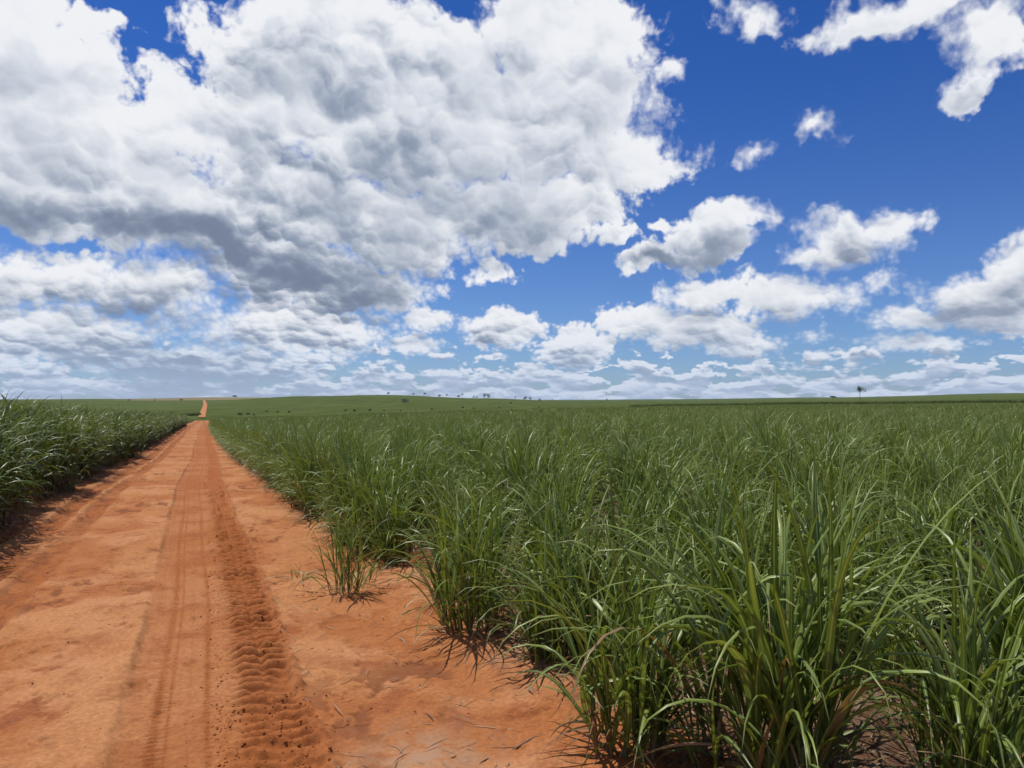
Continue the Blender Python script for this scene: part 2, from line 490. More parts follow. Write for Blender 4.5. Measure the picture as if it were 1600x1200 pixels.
def road_shape(s, t):
    """small relief of the soil: wheel tracks, lugs, dents; returns height and how fresh the track is"""
    wob = 0.05 * np.sin(s * 0.21 + 1.0) + 0.08 * fbm(s * 0.12, s * 0 + 3.3, 2, 5)
    fade = np.clip(1.2 - s / 60.0, 0.15, 1)
    z = 0.035 * fbm(s * 0.35, t * 0.8, 3, 11) + 0.022 * fbm(s * 1.6, t * 2.4, 4, 21) + 0.007 * fbm(s * 9, t * 9, 3, 31)
    tr = np.zeros_like(z)
    # scaly crust on the untouched middle of the road
    n_ = fbm(s * 0.9 + 2, t * 1.7, 6, 41, 0.55)
    led = sstep(n_, 0.02, 0.045) * 0.6 + sstep(n_, 0.22, 0.245) * 0.4
    led2 = sstep(fbm(s * 2.6, t * 3.8, 5, 45, 0.58), 0.16, 0.2)
    z += 0.016 * led + 0.010 * led2 * led
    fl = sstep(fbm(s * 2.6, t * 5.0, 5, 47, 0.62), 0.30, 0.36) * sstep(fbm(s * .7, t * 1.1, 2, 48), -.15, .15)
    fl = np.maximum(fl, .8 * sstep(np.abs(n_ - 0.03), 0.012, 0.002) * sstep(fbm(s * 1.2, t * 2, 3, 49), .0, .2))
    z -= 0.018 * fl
    # 2 broad smooth tyre with two narrow ribbed bands
    t2 = t - wob * 0.9 + 0.19
    ins2 = 1 - np.where(t2 < 0, sstep(-t2 + .03 * fbm(s * 1.1, t * 0, 3, 59), 0.22, 0.29), sstep(t2, .36, .42))
    z = z * (1 - 0.9 * ins2) - 0.016 * ins2
    for c0, wd, per, am in ((-0.065, 0.038, 0.05, 0.015), (0.19, 0.026, 0.05, 0.011), (-0.005, .018, .05, .006)):
        k = np.exp(-((t2 - c0 - 0.012 * np.sin(s * 1.1)) / wd) ** 2)
        tr = np.maximum(tr, k)
        pat = 0.6 + 0.9 * fbm(s * 2.2, t * 0 + c0 * 9, 2, 101)
        z += k * am * (-0.4 + np.sin(s / per * 2 * np.pi + t2 * 9) * np.clip(pat, .2, 1.2)) * np.clip(1.5 - s / 22, 0.2, 1)
    for c0 in (-0.13, -0.16, 0.10, 0.125):
        z -= 0.006 * np.exp(-((t2 - c0) / 0.008) ** 2)
    z += 0.005 * np.exp(-((t2 + 0.285 + 0.02 * fbm(s * 1.5, t * 0, 3, 55)) / 0.025) ** 2) * np.clip(.6 + 2 * fbm(s * .6, t * 0, 2, 56), 0, 1)
    tr = np.maximum(tr, ins2 * .6)
    # 1 lugged tractor tyre
    tt = t - wob - 0.285
    wdt = 0.175 + 0.03 * fbm(s * 1.3, t * 0, 2, 51) + 0.05 * sstep(-s, -4.6, -3.0)
    ins = 1 - sstep(np.abs(tt), wdt - np.where(tt < 0, .09, .03), wdt + 0.03)
    messy = sstep(-s, -5.2, -3.4)
    z = z * (1 - ins) + ins * (-0.035)
    ph = s / 0.112 + tt * 2.2 + 0.3 * fbm(s * 2.0, t * 4, 2, 61)
    lug = ph - np.floor(ph)
    lug = np.minimum(lug / .62, (1 - lug) / .38)
    lug = sstep(lug, 0.2, 0.75) * (0.85 + 1.0 * fbm(s * 3.5, t * 6, 3, 71))
    lug = lug * (1 - .3 * np.exp(-((tt - .02) / .02) ** 2)) + .3 * fbm(s * 18, t * 18, 3, 75)
    lug = lug * (.7 + .3 * sstep(fbm(s * 1.9, t * 3.5, 3, 76), -.3, .05))
    z += ins * 0.066 * lug * (1 - 0.65 * messy) * fade
    z += ins * messy * 0.06 * np.clip(fbm(s * 9, t * 9, 4, 81), -0.25, 0.6)
    edge = np.exp(-((np.abs(tt) - wdt - 0.02) / 0.035) ** 2)
    edge = edge * np.where(tt < 0, 0.35, 1.0)
    z += edge * (0.014 + 0.05 * np.clip(fbm(s * 11, t * 11, 3, 91), -.1, 1))
    tr = np.maximum(tr, np.maximum(ins, edge * .8))
    # 3 the left wheels
    fl3 = np.zeros_like(z)
    for c0, hw, dep in ((-1.55, 0.14, .042), (-1.95, 0.15, .045), (-2.35, .10, .016)):
        t3 = t - c0 - wob * 0.8 - 0.06 * fbm(s * .7, t * 0 + c0, 3, 57)
        vis = np.clip(.95 + 1.2 * fbm(s * .35, t * 0 + c0 * 3, 2, 58), 0, 1)
        i3 = (1 - sstep(np.abs(t3), hw - 0.06, hw + 0.04)) * vis
        z = z * (1 - .7 * i3) - dep * i3
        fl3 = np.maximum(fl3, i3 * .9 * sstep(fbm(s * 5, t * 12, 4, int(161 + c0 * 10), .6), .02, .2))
        z += i3 * 0.035 * np.clip(fbm(s * 7, t * 12, 3, int(131 + c0 * 10)), -.3, .6)
        z += 0.02 * np.exp(-((np.abs(t3) - hw - 0.03) / 0.04) ** 2) * (0.25 + 1.3 * fbm(s * 4, t * 6, 3, 141)) * vis
        tr = np.maximum(tr, i3 * 1.0)
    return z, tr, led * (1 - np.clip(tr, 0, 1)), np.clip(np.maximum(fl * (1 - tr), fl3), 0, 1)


DENTS = [(random.uniform(2.2, 14), random.uniform(-3.0, 1.6), random.uniform(0.02, 0.055), random.uniform(0.006, 0.02)) for _ in range(420)]


def build_near_ground():
    s = [0.6]
    while s[-1] < 392:
        s.append(s[-1] + (max(0.010, s[-1] * 0.0024) if s[-1] < 13 else s[-1] * 0.0062))
    s = np.array(s)
    seg = [np.arange(-9.0, -3.1, 0.11), np.arange(ROAD_L, -2.3, 0.035), np.arange(-2.3, -0.7, 0.022), np.arange(-0.7, 0.72, 0.0125), np.arange(0.72, ROAD_R, 0.025)]
    seg2 = [np.arange(ROAD_R, 2.2, 0.035), np.arange(2.2, 9.2, 0.08)]
    tl = np.concatenate([seg[0], [ROAD_L]])
    tm = np.concatenate(seg[1:] + [[ROAD_R]])
    trr = np.concatenate(seg2)
    res = {}
    for nm, tc in (('l', tl), ('m', tm), ('r', trr)):
        # soft wandering of the columns so that no edge is ruled
        Sg, Tg = np.meshgrid(s, tc, indexing='ij')
        z, tr, led, flk = road_shape(Sg, Tg)
        ck = sstep(-Tg, 2.6, 3.5) + sstep(Tg + 0.25 * fbm(Sg * .9, Tg * 2, 3, 7), 1.25, 1.75)
        ck = np.clip(ck, 0, 1)
        z = z + ck * (0.05 + 0.05 * fbm(Sg * 2.5, Tg * 2.5, 4, 151))
        tr = tr * (1 - ck)
        for (ds, dt, rr, dp) in DENTS:
            i0, i1 = np.searchsorted(s, (ds - 3 * rr, ds + 3 * rr)); j0, j1 = np.searchsorted(tc, (dt - 3 * rr, dt + 3 * rr))
            if j1 > j0 and i1 > i0:
                q = ((Sg[i0:i1, j0:j1] - ds) ** 2 * 0.6 + (Tg[i0:i1, j0:j1] - dt) ** 2) / rr ** 2
                z[i0:i1, j0:j1] += dp * (0.5 * np.exp(-((np.sqrt(q) - 1.3) / .35) ** 2) - np.exp(-q))
        X, Y = st_xy(Sg, Tg)
        Z = terrain(X, Y) + z
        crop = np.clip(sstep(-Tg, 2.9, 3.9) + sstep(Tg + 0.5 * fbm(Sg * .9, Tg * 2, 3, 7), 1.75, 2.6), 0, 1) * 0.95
        ash = np.exp(-(((Sg - 3.35) / .45) ** 2 + ((Tg - 0.98) / .3) ** 2)) + np.exp(-(((Sg - 4.6) / .5) ** 2 + ((Tg - 2.2) / .4) ** 2))
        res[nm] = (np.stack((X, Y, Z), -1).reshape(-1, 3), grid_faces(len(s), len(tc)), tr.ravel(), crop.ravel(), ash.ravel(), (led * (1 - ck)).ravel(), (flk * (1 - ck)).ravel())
    V, F, a, b_, c, ld, fk = res['m']
    # the same road climbing the far slope
    sf = np.linspace(446, 1215, 250); tf = np.linspace(-2.4, 1.1, 6)
    Sf, Tf = np.meshgrid(sf, tf, indexing='ij')
    Xf, Yf = st_xy(Sf, Tf - 0.6 + 2.5 * np.sin((Sf - 400) / 300.0))
    Zf = terrain(Xf, Yf) + 1.1
    V2 = np.stack((Xf, Yf, Zf), -1).reshape(-1, 3)
    F2 = grid_faces(len(sf), len(tf), len(V))
    z0 = np.zeros(len(V2))
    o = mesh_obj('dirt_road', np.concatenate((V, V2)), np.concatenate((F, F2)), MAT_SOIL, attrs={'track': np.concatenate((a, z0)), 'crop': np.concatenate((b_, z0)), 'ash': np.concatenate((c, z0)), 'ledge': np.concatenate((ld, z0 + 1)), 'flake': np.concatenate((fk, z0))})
    tag(o, 'red dirt road with tyre tracks running to the far hill', kind='structure')
    return res['l'], res['r']


_L, _R = build_near_ground()


# ---------------------------------------------------------------- soil sheet out to 100 m, then the land under closed canopy
def build_ground():
    az = np.concatenate((np.radians(np.arange(-180, -50, 6.0)), np.radians(np.arange(-50, 50, 0.8)), np.radians(np.arange(50, 180.1, 6.0))))
    r = np.concatenate(([0.0], np.geomspace(0.5, 130, 90)))
    A, Rr = np.meshgrid(az, r, indexing='ij')
    X, Y = Rr * np.sin(A), Rr * np.cos(A)
    s, t = xy_st(X, Y)
    Z = terrain(X, Y) - 0.12 * sstep(9.6 - np.abs(t), 0, 0.5) * sstep(394 - s, 0, 2) * sstep(s, -1.5, 0.2)
    V = np.stack((X, Y, Z), -1).reshape(-1, 3)
    F = grid_faces(len(az), len(r))[:, ::-1]
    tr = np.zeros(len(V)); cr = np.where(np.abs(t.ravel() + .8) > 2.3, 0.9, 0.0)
    Vs, Fs, T_, C_, A_, D_, K_ = [V], [F], [tr], [cr], [tr], [tr], [tr]
    off = len(V)
    for (v, f, a, c, h, ld, fk) in (_L, _R):
        D_.append(ld); K_.append(fk)
        Vs.append(v); Fs.append(f + off); T_.append(a); C_.append(c); A_.append(h); off += len(v)
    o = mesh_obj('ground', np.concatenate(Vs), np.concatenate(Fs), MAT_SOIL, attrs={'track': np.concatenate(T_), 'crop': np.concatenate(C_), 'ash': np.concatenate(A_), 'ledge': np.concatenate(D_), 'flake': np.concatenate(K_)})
    tag(o, 'red crop soil under the cane', kind='structure')


build_ground()

CANOPY_R0 = 85.0


def build_hill():
    az = np.concatenate((np.radians(np.arange(-75, -38, 2.0)), np.radians(np.arange(-38, 38, 0.16)), np.radians(np.arange(38, 75.1, 2.0))))
    r = np.concatenate((np.geomspace(CANOPY_R0, 1300, 240), np.geomspace(1330, 7000, 60)))
    A, Rr = np.meshgrid(az, r, indexing='ij')
    X, Y = Rr * np.sin(A), Rr * np.cos(A)
    s, t = xy_st(X, Y)
    rel = (0.25 * fbm(X * 0.25, Y * 0.25, 3, 201) + 0.2 * fbm(X * .9, Y * .9, 2, 211)) * sstep(1500 - Rr, 0, 900)
    Z = terrain(X, Y) + 0.75 + rel
    # the road's cutting through the crop
    cut = (1 - sstep(np.abs(t + 0.8), 2.6, 3.4)) * sstep(398 - s, 0, 6)
    Z = Z - cut * 1.4
    Z[:, 0] -= 2.0
    px = 800 + FPX * np.tan(A)
    fal = (sstep(Rr, 1500, 1900) * sstep(px, 150, 250) * sstep(-px, -480, -420)) * 0.55
    dark = sstep(Rr, 2000, 2600) * sstep(px, 820, 900) * 0.7
    V = np.stack((X, Y, Z), -1).reshape(-1, 3)
    o = mesh_obj('hill', V, grid_faces(len(az), len(r))[:, ::-1], MAT_CANOPY, attrs={'fallow': fal.ravel(), 'dark': dark.ravel()})
    tag(o, 'gentle green hills under cane', kind='structure')


build_hill()

# ================================================================ sugarcane
def leaf_material(name, c1, c2, dry, gloss, dead=((0.17, 0.095, 0.045), (0.36, 0.25, 0.13))):
    m, b, pr = new_mat(name)
    ac = b.math('ABSOLUTE', attr(b, 'across'))
    tint = attr(b, 'tint')
    al = attr(b, 'along')
    oi = b.add('ShaderNodeObjectInfo')
    pos = b.add('ShaderNodeNewGeometry').outputs['Position']
    t2 = b.math('MULTIPLY_ADD', b.math('SUBTRACT', oi.outputs['Random'], 0.5), 0.35, tint)
    c = b.mix(b.smooth(t2, 0.0, 1.0, kind='LINEAR'), c1, c2)
    wide = b.noise(b.vec('MULTIPLY', pos, (1, 1, 0)), 0.16, 3.0, 0.6)
    c = b.mix(b.smooth(wide, 0.38, 0.66, 0.0, 0.5), c, b.mix(t2, (0.085, 0.115, 0.014), (0.24, 0.28, 0.06)))
    # brownish tips and scattered blemishes
    c = b.mix(b.smooth(al, 0.86, 1.0, 0, 0.55), c, dry)
    nz = b.noise(pos, 14.0, 3.0, 0.6)
    c = b.mix(b.smooth(nz, 0.6, 0.78, 0, 0.3), c, (0.14, 0.15, 0.04))
    c = b.mix(b.smooth(ac, 0.08, 0.24, 0.85, 0.0), c, (0.30, 0.37, 0.17))
    c = b.mix(b.smooth(attr(b, 'dry'), 0.0, 1.0, kind='LINEAR'), c, b.mix(tint, *dead))
    b.l.new(c, pr.inputs['Base Color'])
    pr.inputs['Roughness'].default_value = 0.36
    pr.inputs['Specular IOR Level'].default_value = gloss
    tl = b.add('ShaderNodeBsdfTranslucent')
    b.l.new(b.mix(1.0, c, (1.25, 1.3, 0.5), 'MULTIPLY'), tl.inputs['Color'])
    mx = b.add('ShaderNodeMixShader')
    mx.inputs[0].default_value = 0.24
    b.l.new(pr.outputs[0], mx.inputs[1]); b.l.new(tl.outputs[0], mx.inputs[2])
    out = next(n for n in m.node_tree.nodes if n.type == 'OUTPUT_MATERIAL')
    b.l.new(mx.outputs[0], out.inputs['Surface'])
    return m


MAT_LEAF_OLD = leaf_material('mature_cane_leaf', (0.034, 0.066, 0.010), (0.10, 0.148, 0.030), (0.18, 0.13, 0.06), 0.25, ((0.075, 0.04, 0.022), (0.2, 0.125, 0.065)))
MAT_LEAF = leaf_material('cane_leaf', (0.062, 0.102, 0.012), (0.21, 0.27, 0.052), (0.22, 0.17, 0.07), 0.28)


def stalk_material():
    m, b, pr = new_mat('cane_stalk')
    al = attr(b, 'along'); tint = attr(b, 'tint')
    c = b.mix(tint, (0.10, 0.11, 0.04), (0.17, 0.10, 0.055))
    c = b.mix(b.smooth(al, 0.2, 0.9), c, (0.075, 0.12, 0.032))
    b.l.new(c, pr.inputs['Base Color'])
    pr.inputs['Roughness'].default_value = 0.6
    return m


MAT_STALK = stalk_material()


class Soup:
    """quads with the attributes that the plant materials read"""
    def __init__(self):
        self.v, self.f, self.a, self.l, self.t, self.d, self.n = [], [], [], [], [], [], 0

    def put(self, V, F, across, along, tint, dry):
        self.v.append(V); self.f.append(F + self.n); self.n += len(V)
        self.a.append(across); self.l.append(along)
        self.t.append(np.full(len(V), tint)); self.d.append(np.full(len(V), dry))

    def build(self, name, mat, parent=None, link=True):
        cat = np.concatenate
        return mesh_obj(name, cat(self.v), cat(self.f), mat, parent, True,
                        {'across': cat(self.a), 'along': cat(self.l), 'tint': cat(self.t), 'dry': cat(self.d)}, link=link)


def leaf_geo(p, phi, a0, a1, L, w, power=1.7, segs=8, fold=0.35, twist=0.0, flat=False, sway=0.0):
    """a strap-shaped blade that rises, arches over and hangs; V-shaped in section"""
    u = np.linspace(0, 1, segs + 1)
    al = a0 + (a1 - a0) * u ** power
    ph = phi + sway * u ** 1.5
    um = (u[1:] + u[:-1]) / 2
    alm = a0 + (a1 - a0) * um ** power
    phm = phi + sway * um ** 1.5
    st = np.stack((np.sin(alm) * np.cos(phm), np.sin(alm) * np.sin(phm), np.cos(alm)), 1) * (L / segs)
    c = np.concatenate((np.zeros((1, 3)), np.cumsum(st, 0))) + np.asarray(p)
    tang = np.stack((np.sin(al) * np.cos(ph), np.sin(al) * np.sin(ph), np.cos(al)), 1)
    side = np.stack((-np.sin(ph), np.cos(ph), np.zeros_like(ph)), 1)
    nor = np.cross(tang, side)
    tw = twist * u
    s2 = side * np.cos(tw)[:, None] + nor * np.sin(tw)[:, None]
    n2 = -side * np.sin(tw)[:, None] + nor * np.cos(tw)[:, None]
    wd = w * np.clip(0.45 + 1.9 * u, 0, 1) * np.clip((1 - u) / 0.62, 0.0, 1) ** 0.75 * 0.5
    wd[-1] = w * 0.02
    if flat:
        V = np.stack((c - s2 * wd[:, None], c + s2 * wd[:, None]), 1).reshape(-1, 3)
        F = grid_faces(segs + 1, 2)
        return V, F, np.tile((-1.0, 1.0), segs + 1), np.repeat(u, 2)
    up = n2 * (-fold) * wd[:, None]
    V = np.stack((c - s2 * wd[:, None] + up, c, c + s2 * wd[:, None] + up), 1).reshape(-1, 3)
    return V, grid_faces(segs + 1, 3), np.tile((-1.0, 0.0, 1.0), segs + 1), np.repeat(u, 3)


def stalk_geo(p, q, r0, r1, sides=5, rings=4):
    p, q = np.asarray(p, float), np.asarray(q, float)
    ax = (q - p) / np.linalg.norm(q - p)
    e1 = np.cross(ax, (0.3, 1, 0.1)); e1 /= np.linalg.norm(e1); e2 = np.cross(ax, e1)
    th = np.arange(sides + 1) / sides * 2 * np.pi
    u = np.linspace(0, 1, rings)
    V = []
    for i, k in enumerate(u):
        rr = (r0 + (r1 - r0) * k) * (1.12 if i % 2 else 1.0)
        V.append(p + (q - p) * k + rr * (np.cos(th)[:, None] * e1 + np.sin(th)[:, None] * e2))
    V = np.concatenate(V)
    return V, grid_faces(rings, sides + 1), np.tile(np.linspace(-1, 1, sides + 1), rings), np.repeat(u, sides + 1)


def cane_plan(R, tillers, radius, hs, leaf_n, ll, lw, top_bend=(0.15, 1.5), dry_n=1, lean=0.2, droop=1.0, skirt=46, top=(.05, .9), thick=1.0):
    """a clump as lists of stalk and leaf parameters"""
    stalks, leaves = [], []
    for i in range(tillers):
        a = R.uniform(0, 2 * np.pi); rr = radius * math.sqrt(R.uniform(0, 1))
        base = np.array((rr * math.cos(a), rr * math.sin(a), -0.02))
        h = R.uniform(*hs)
        ln = lean * rr / radius * R.uniform(0.4, 1.3)
        tip = base + np.array((math.cos(a) * math.sin(ln), math.sin(a) * math.sin(ln), math.cos(ln))) * h
        stalks.append((base, tip, thick * R.uniform(0.008, 0.013), thick * R.uniform(0.006, 0.009), R.uniform()))
        plane = R.uniform(0, 2 * np.pi)
        n = int(R.integers(leaf_n[0], leaf_n[1] + 1))
        for j in range(n):
            k = (j + 0.5) / n                      # 0 lowest, 1 youngest
            ph = plane + (j % 2) * np.pi + R.normal(0, 0.35)
            # lower leaves reach outward
            if k < 0.5:
                ph = ph * 0.5 + (a + R.normal(0, 0.7)) * 0.5
            p = base + (tip - base) * min(1.0, 0.15 + 0.85 * k)
            a0 = (0.46 - 0.38 * k) * R.uniform(0.5, 1.3) + ln * 0.5
            if k > 0.78:
                a1 = a0 + R.uniform(*top) * droop
            elif k > 0.4:
                a1 = a0 + R.uniform(0.4, 2.3) * droop
            else:
                a1 = a0 + R.uniform(1.3, 2.5) * droop
            a1 = min(a1, 2.95)
            L = R.uniform(*ll) * (0.72 + 0.42 * math.sin(min(k, 0.9) * math.pi))
            leaves.append(dict(p=p, phi=ph, a0=a0, a1=a1, L=L, w=R.uniform(*lw), power=R.uniform(1.5, 3.6), fold=R.uniform(0.15, 0.5), twist=R.normal(0, 0.8),
                               sway=R.normal(0, 0.45), tint=float(np.clip(R.normal(0.45, 0.24) + 0.15 * (k - .5), 0, 1)), dry=1.0 if (k < .35 and R.uniform() < 0.04) else 0.0))
        for j in range(dry_n if R.uniform() < 0.75 else 0):
            k = R.uniform(0.0, 0.55)
            p = base + (tip - base) * k
            leaves.append(dict(p=p, phi=R.uniform(0, 6.28), a0=R.uniform(0.5, 1.2), a1=R.uniform(2.0, 3.0), L=R.uniform(0.25, 0.6), w=R.uniform(.01, .02), power=0.8, fold=0.6, twist=R.normal(0, 2),
                               sway=R.normal(0, 0.8), tint=R.uniform(), dry=1.0))
    # the young side shoots and low leaves that hide the foot of the clump
    for j in range(skirt):
        a = R.uniform(0, 2 * np.pi); rr = radius * R.uniform(.3, 1.25)
        up = R.uniform() < .55
        leaves.append(dict(p=np.array((rr * math.cos(a), rr * math.sin(a), R.uniform(0, .12))), phi=a + R.normal(0, .8), a0=R.uniform(.08, .45) if up else R.uniform(.35, .8),
                           a1=R.uniform(.4, 1.9) if up else R.uniform(1.7, 2.6), L=R.uniform(.3, .75), w=R.uniform(.010, .020), power=R.uniform(1.0, 2.0), fold=.3, twist=R.normal(0, .8), sway=R.normal(0, .5),
                           tint=float(np.clip(R.normal(.35, .25), 0, 1)), dry=float(R.uniform() < .14)))
    return stalks, leaves


def put_leaf(sp, lf, segs, flat=False, wk=1.0):
    V, F, ac, al = leaf_geo(lf['p'], lf['phi'], lf['a0'], lf['a1'], lf['L'], lf['w'] * wk, lf['power'], segs, lf['fold'], lf['twist'], flat, lf['sway'])
    sp.put(V, F, ac, al, lf['tint'], lf['dry'])


def clump_meshes(plan, segs, flat=False, wk=1.0, keep=1.0):
    ls, ss = Soup(), Soup()
    for i, lf in enumerate(plan[1]):
        if (i * 0.618) % 1.0 < keep:
            put_leaf(ls, lf, segs, flat, wk)
    for st in plan[0]:
        V, F, ac, al = stalk_geo(st[0], st[1], st[2], st[3], 4, 3)
        ss.put(V, F, ac, al, st[4], 0.0)
    return ls, ss


YOUNG = dict(tillers=20, radius=0.18, hs=(0.15, 0.45), leaf_n=(5, 7), ll=(0.62, 1.02), lw=(0.015, 0.027), droop=1.1)
TALL = dict(tillers=15, radius=0.24, hs=(0.8, 1.2), leaf_n=(7, 9), ll=(0.75, 1.15), lw=(0.026, 0.042), dry_n=5, lean=0.16, droop=1.3, skirt=4, top=(.5, 1.7))


def empty(name, loc, rz=0.0, sc=1.0):
    o = bpy.data.objects.new(name, None)
    o.empty_display_size = 0.1
    o.location = loc; o.rotation_euler = (0, 0, rz); o.scale = (sc, sc, sc)
    C.objects.link(o)
    return o


def ground_z(x, y):
    s, t = xy_st(np.array([x]), np.array([y]))
    return float(terrain(np.array([x]), np.array([y]))[0] + (0.03 if abs(t[0] + .8) > 2.3 else 0.0))


def at(px, py):
    """where the photograph's point meets the soil"""
    r = CAM_H * FPX / (py - HORIZON)
    for _ in range(20):
        x, y = (px - 800) / FPX * r, r
        r = (CAM_H - ground_z(x, y)) * FPX / (py - HORIZON)
    return x, y, ground_z(x, y)


# ---------------------------------------------------------------- the clumps in front, leaf by leaf
HERO = [
    # px, py, seed, scale, label, changes to the usual habit
    (975, 1165, 3, 0.98, 'arching sugarcane clump on bare red soil, left of the widest front clump', dict(tillers=19, radius=.19, lw=(.018, .032))),
    (1195, 1205, 4, 1.10, 'widest and nearest sugarcane clump, broad leaves hanging over the bottom edge', dict(tillers=26, radius=.27, lw=(.018, .035), ll=(.75, 1.15), hs=(.2, .48), droop=1.2, skirt=70)),
    (745, 985, 5, 1.0, 'rounded sugarcane clump whose leaves fan out over red soil at mid picture', dict(tillers=21, radius=.24, droop=1.05)),
    (548, 925, 6, 0.85, 'sparse reddish-stemmed cane tuft standing alone at the road edge', dict(tillers=15, radius=.22, leaf_n=(4, 5), lw=(.009, .016), hs=(.3, .6), ll=(.45, .8), droop=.7, dry_n=1, skirt=40, thick=.4)),
    (1620, 1165, 7, 1.05, 'sugarcane clump cut off by the right border near the bottom corner', dict(tillers=22, lw=(.022, .040), ll=(.75, 1.15), droop=1.2)),
    (620, 880, 8, 0.95, 'sugarcane clump behind the sparse reddish tuft at the road edge', dict(tillers=20)),
    (860, 955, 9, 1.0, 'sugarcane clump just right of and behind the rounded fan-shaped clump', dict(tillers=19)),
    (1445, 985, 10, 1.0, 'sugarcane clump beyond the litter-covered gap, toward the right border', dict(tillers=20, lw=(.018, .034), ll=(.7, 1.08))),
    (1120, 985, 11, 1.05, 'upright sugarcane clump directly behind the widest front clump', dict(tillers=22)),
    (1600, 1010, 12, 1.05, 'sugarcane clump at the right border behind the cut-off corner clump', dict(tillers=20)),
    (1505, 1235, 15, 1.0, 'low sugarcane clump rising from the bottom edge near the right corner', dict(tillers=16, lw=(.02, .036), ll=(.7, 1.1), hs=(.12, .3), droop=1.35, skirt=60)),
    (1395, 1075, 16, 0.72, 'small sparse cane clump on littered soil between the widest clump and right border', dict(tillers=10, lw=(.014, .024))),
    (990, 965, 13, 1.0, 'sugarcane clump behind the front-edge clump, second row', dict(tillers=19)),
    (1290, 975, 14, 1.0, 'sugarcane clump in second row where a patch of red soil shows at its foot', dict(tillers=19)),
]
hero_xy = []
for (px, py, seed, sc, label, ch) in HERO:
    R = np.random.default_rng(seed)
    kw = dict(YOUNG); kw.update(ch)
    stalks, leaves = cane_plan(R, **kw)
    x, y, z = at(px, py)
    hero_xy.append((x, y))
    root = empty('sugarcane_clump', (x, y, z), 0.0, sc)
    tag(root, label, 'sugarcane', 'single sugarcane clumps in the foreground')
    for st in stalks:
        sp = Soup()
        V, F, ac, al = stalk_geo(st[0], st[1], st[2], st[3], 6, 4)
        sp.put(V, F, ac, al, st[4], 0.0)
        sp.build('stalk', MAT_STALK, root)
    for lf in leaves:
        sp = Soup(); put_leaf(sp, lf, 11)
        sp.build('leaf', MAT_LEAF, root)
hero_xy = np.array(hero_xy)

# ---------------------------------------------------------------- where the other clumps stand: rows across the view
rows_R, rows_L = [], []
R = np.random.default_rng(21)
for y0 in np.arange(3.4, 96, 1.5):
    x0 = 1.62 - 0.406 * y0
    step = 0.47 if y0 < 40 else 0.6
    for x in np.arange(x0, 0.72 * y0 + 1.5, step):
        xx = x + R.normal(0, 0.1); yy = y0 + R.normal(0, 0.17) + 0.12 * math.sin(x * 0.5)
        if y0 > 26 and R.uniform() < 0.0: continue
        s, t = xy_st(xx, yy)
        if t < max(.9, 1.6 - 0.013 * s) + 0.25 * R.uniform(): continue
        if np.hypot(xx, yy) > 90: continue
        if yy < 4.7: continue
        if np.min(np.hypot(hero_xy[:, 0] - xx, hero_xy[:, 1] - yy)) < 0.36: continue
        # a few thin places
        if R.uniform() < 0.06 or fbm(np.array([xx * .6]), np.array([yy * .6]), 2, 77)[0] > 0.47: continue
        rows_R.append((xx, yy))
for s0 in np.arange(8.2, 88, 0.42):
    xx, yy = st_xy(s0 + R.normal(0, .1), max(.95, 1.68 - 0.013 * s0) + abs(R.normal(0, .16)))
    if np.min(np.hypot(hero_xy[:, 0] - xx, hero_xy[:, 1] - yy)) > 0.4: rows_R.append((xx, yy))
for t0 in np.arange(-3.0, -24, -1.3):
    for s0 in np.arange(5.5, 125, 0.5 if t0 > -6 else 0.75):
        s = s0 + R.normal(0, 0.1); t = t0 + R.normal(0, 0.16)
        xx, yy = st_xy(s, t)
        if xx < -0.72 * yy - 3.0: continue
        if R.uniform() < 0.04: continue
        rows_L.append((xx, yy))
        if t0 > -4 and R.uniform() < .5: rows_L.append((xx + R.normal(0, .2), yy + R.normal(0, .2)))
for s0 in np.arange(8.6, 12.5, .55):
    rows_L.append(st_xy(s0 + R.normal(0, .1), -2.62 + R.normal(0, .1)))
rows_R = np.array(rows_R); rows_L = np.array(rows_L)
dR = np.hypot(*rows_R.T); dL = np.hypot(*rows_L.T)
oR, oL = np.argsort(dR), np.argsort(dL + 3.0 * (-3.2 - xy_st(rows_L[:, 0], rows_L[:, 1])[1]).clip(0))
N_R, N_L = 238, 50
ind_R, rest_R = oR[:N_R], oR[N_R:]
ind_L, rest_L = oL[:N_L], oL[N_L:]

young_plans = [cane_plan(np.random.default_rng(100 + i), **dict(YOUNG, tillers=18 + i % 6)) for i in range(9)]
tall_plans = [cane_plan(np.random.default_rng(200 + i), **TALL) for i in range(7)]


def clump_protos(plans, segs, mat):
    out = []
    for p in plans:
        ls, ss = clump_meshes(p, segs)
        a = ls.build('foliage', mat, link=False); b = ss.build('stem_cluster', MAT_STALK, link=False)
        tag(a, kind='stuff'); tag(b, kind='stuff')
        out.append((a, b))
    return out


def place_clump(proto, x, y, rz, sc, label, group, szv=1.0):
    root = empty('sugarcane_clump', (x, y, ground_z(x, y)), rz, sc)
    root.scale = (sc, sc, sc * szv)
    tag(root, label, 'sugarcane', group)
    for src in proto:
        c = src.copy(); C.objects.link(c); c.parent = root
    return root


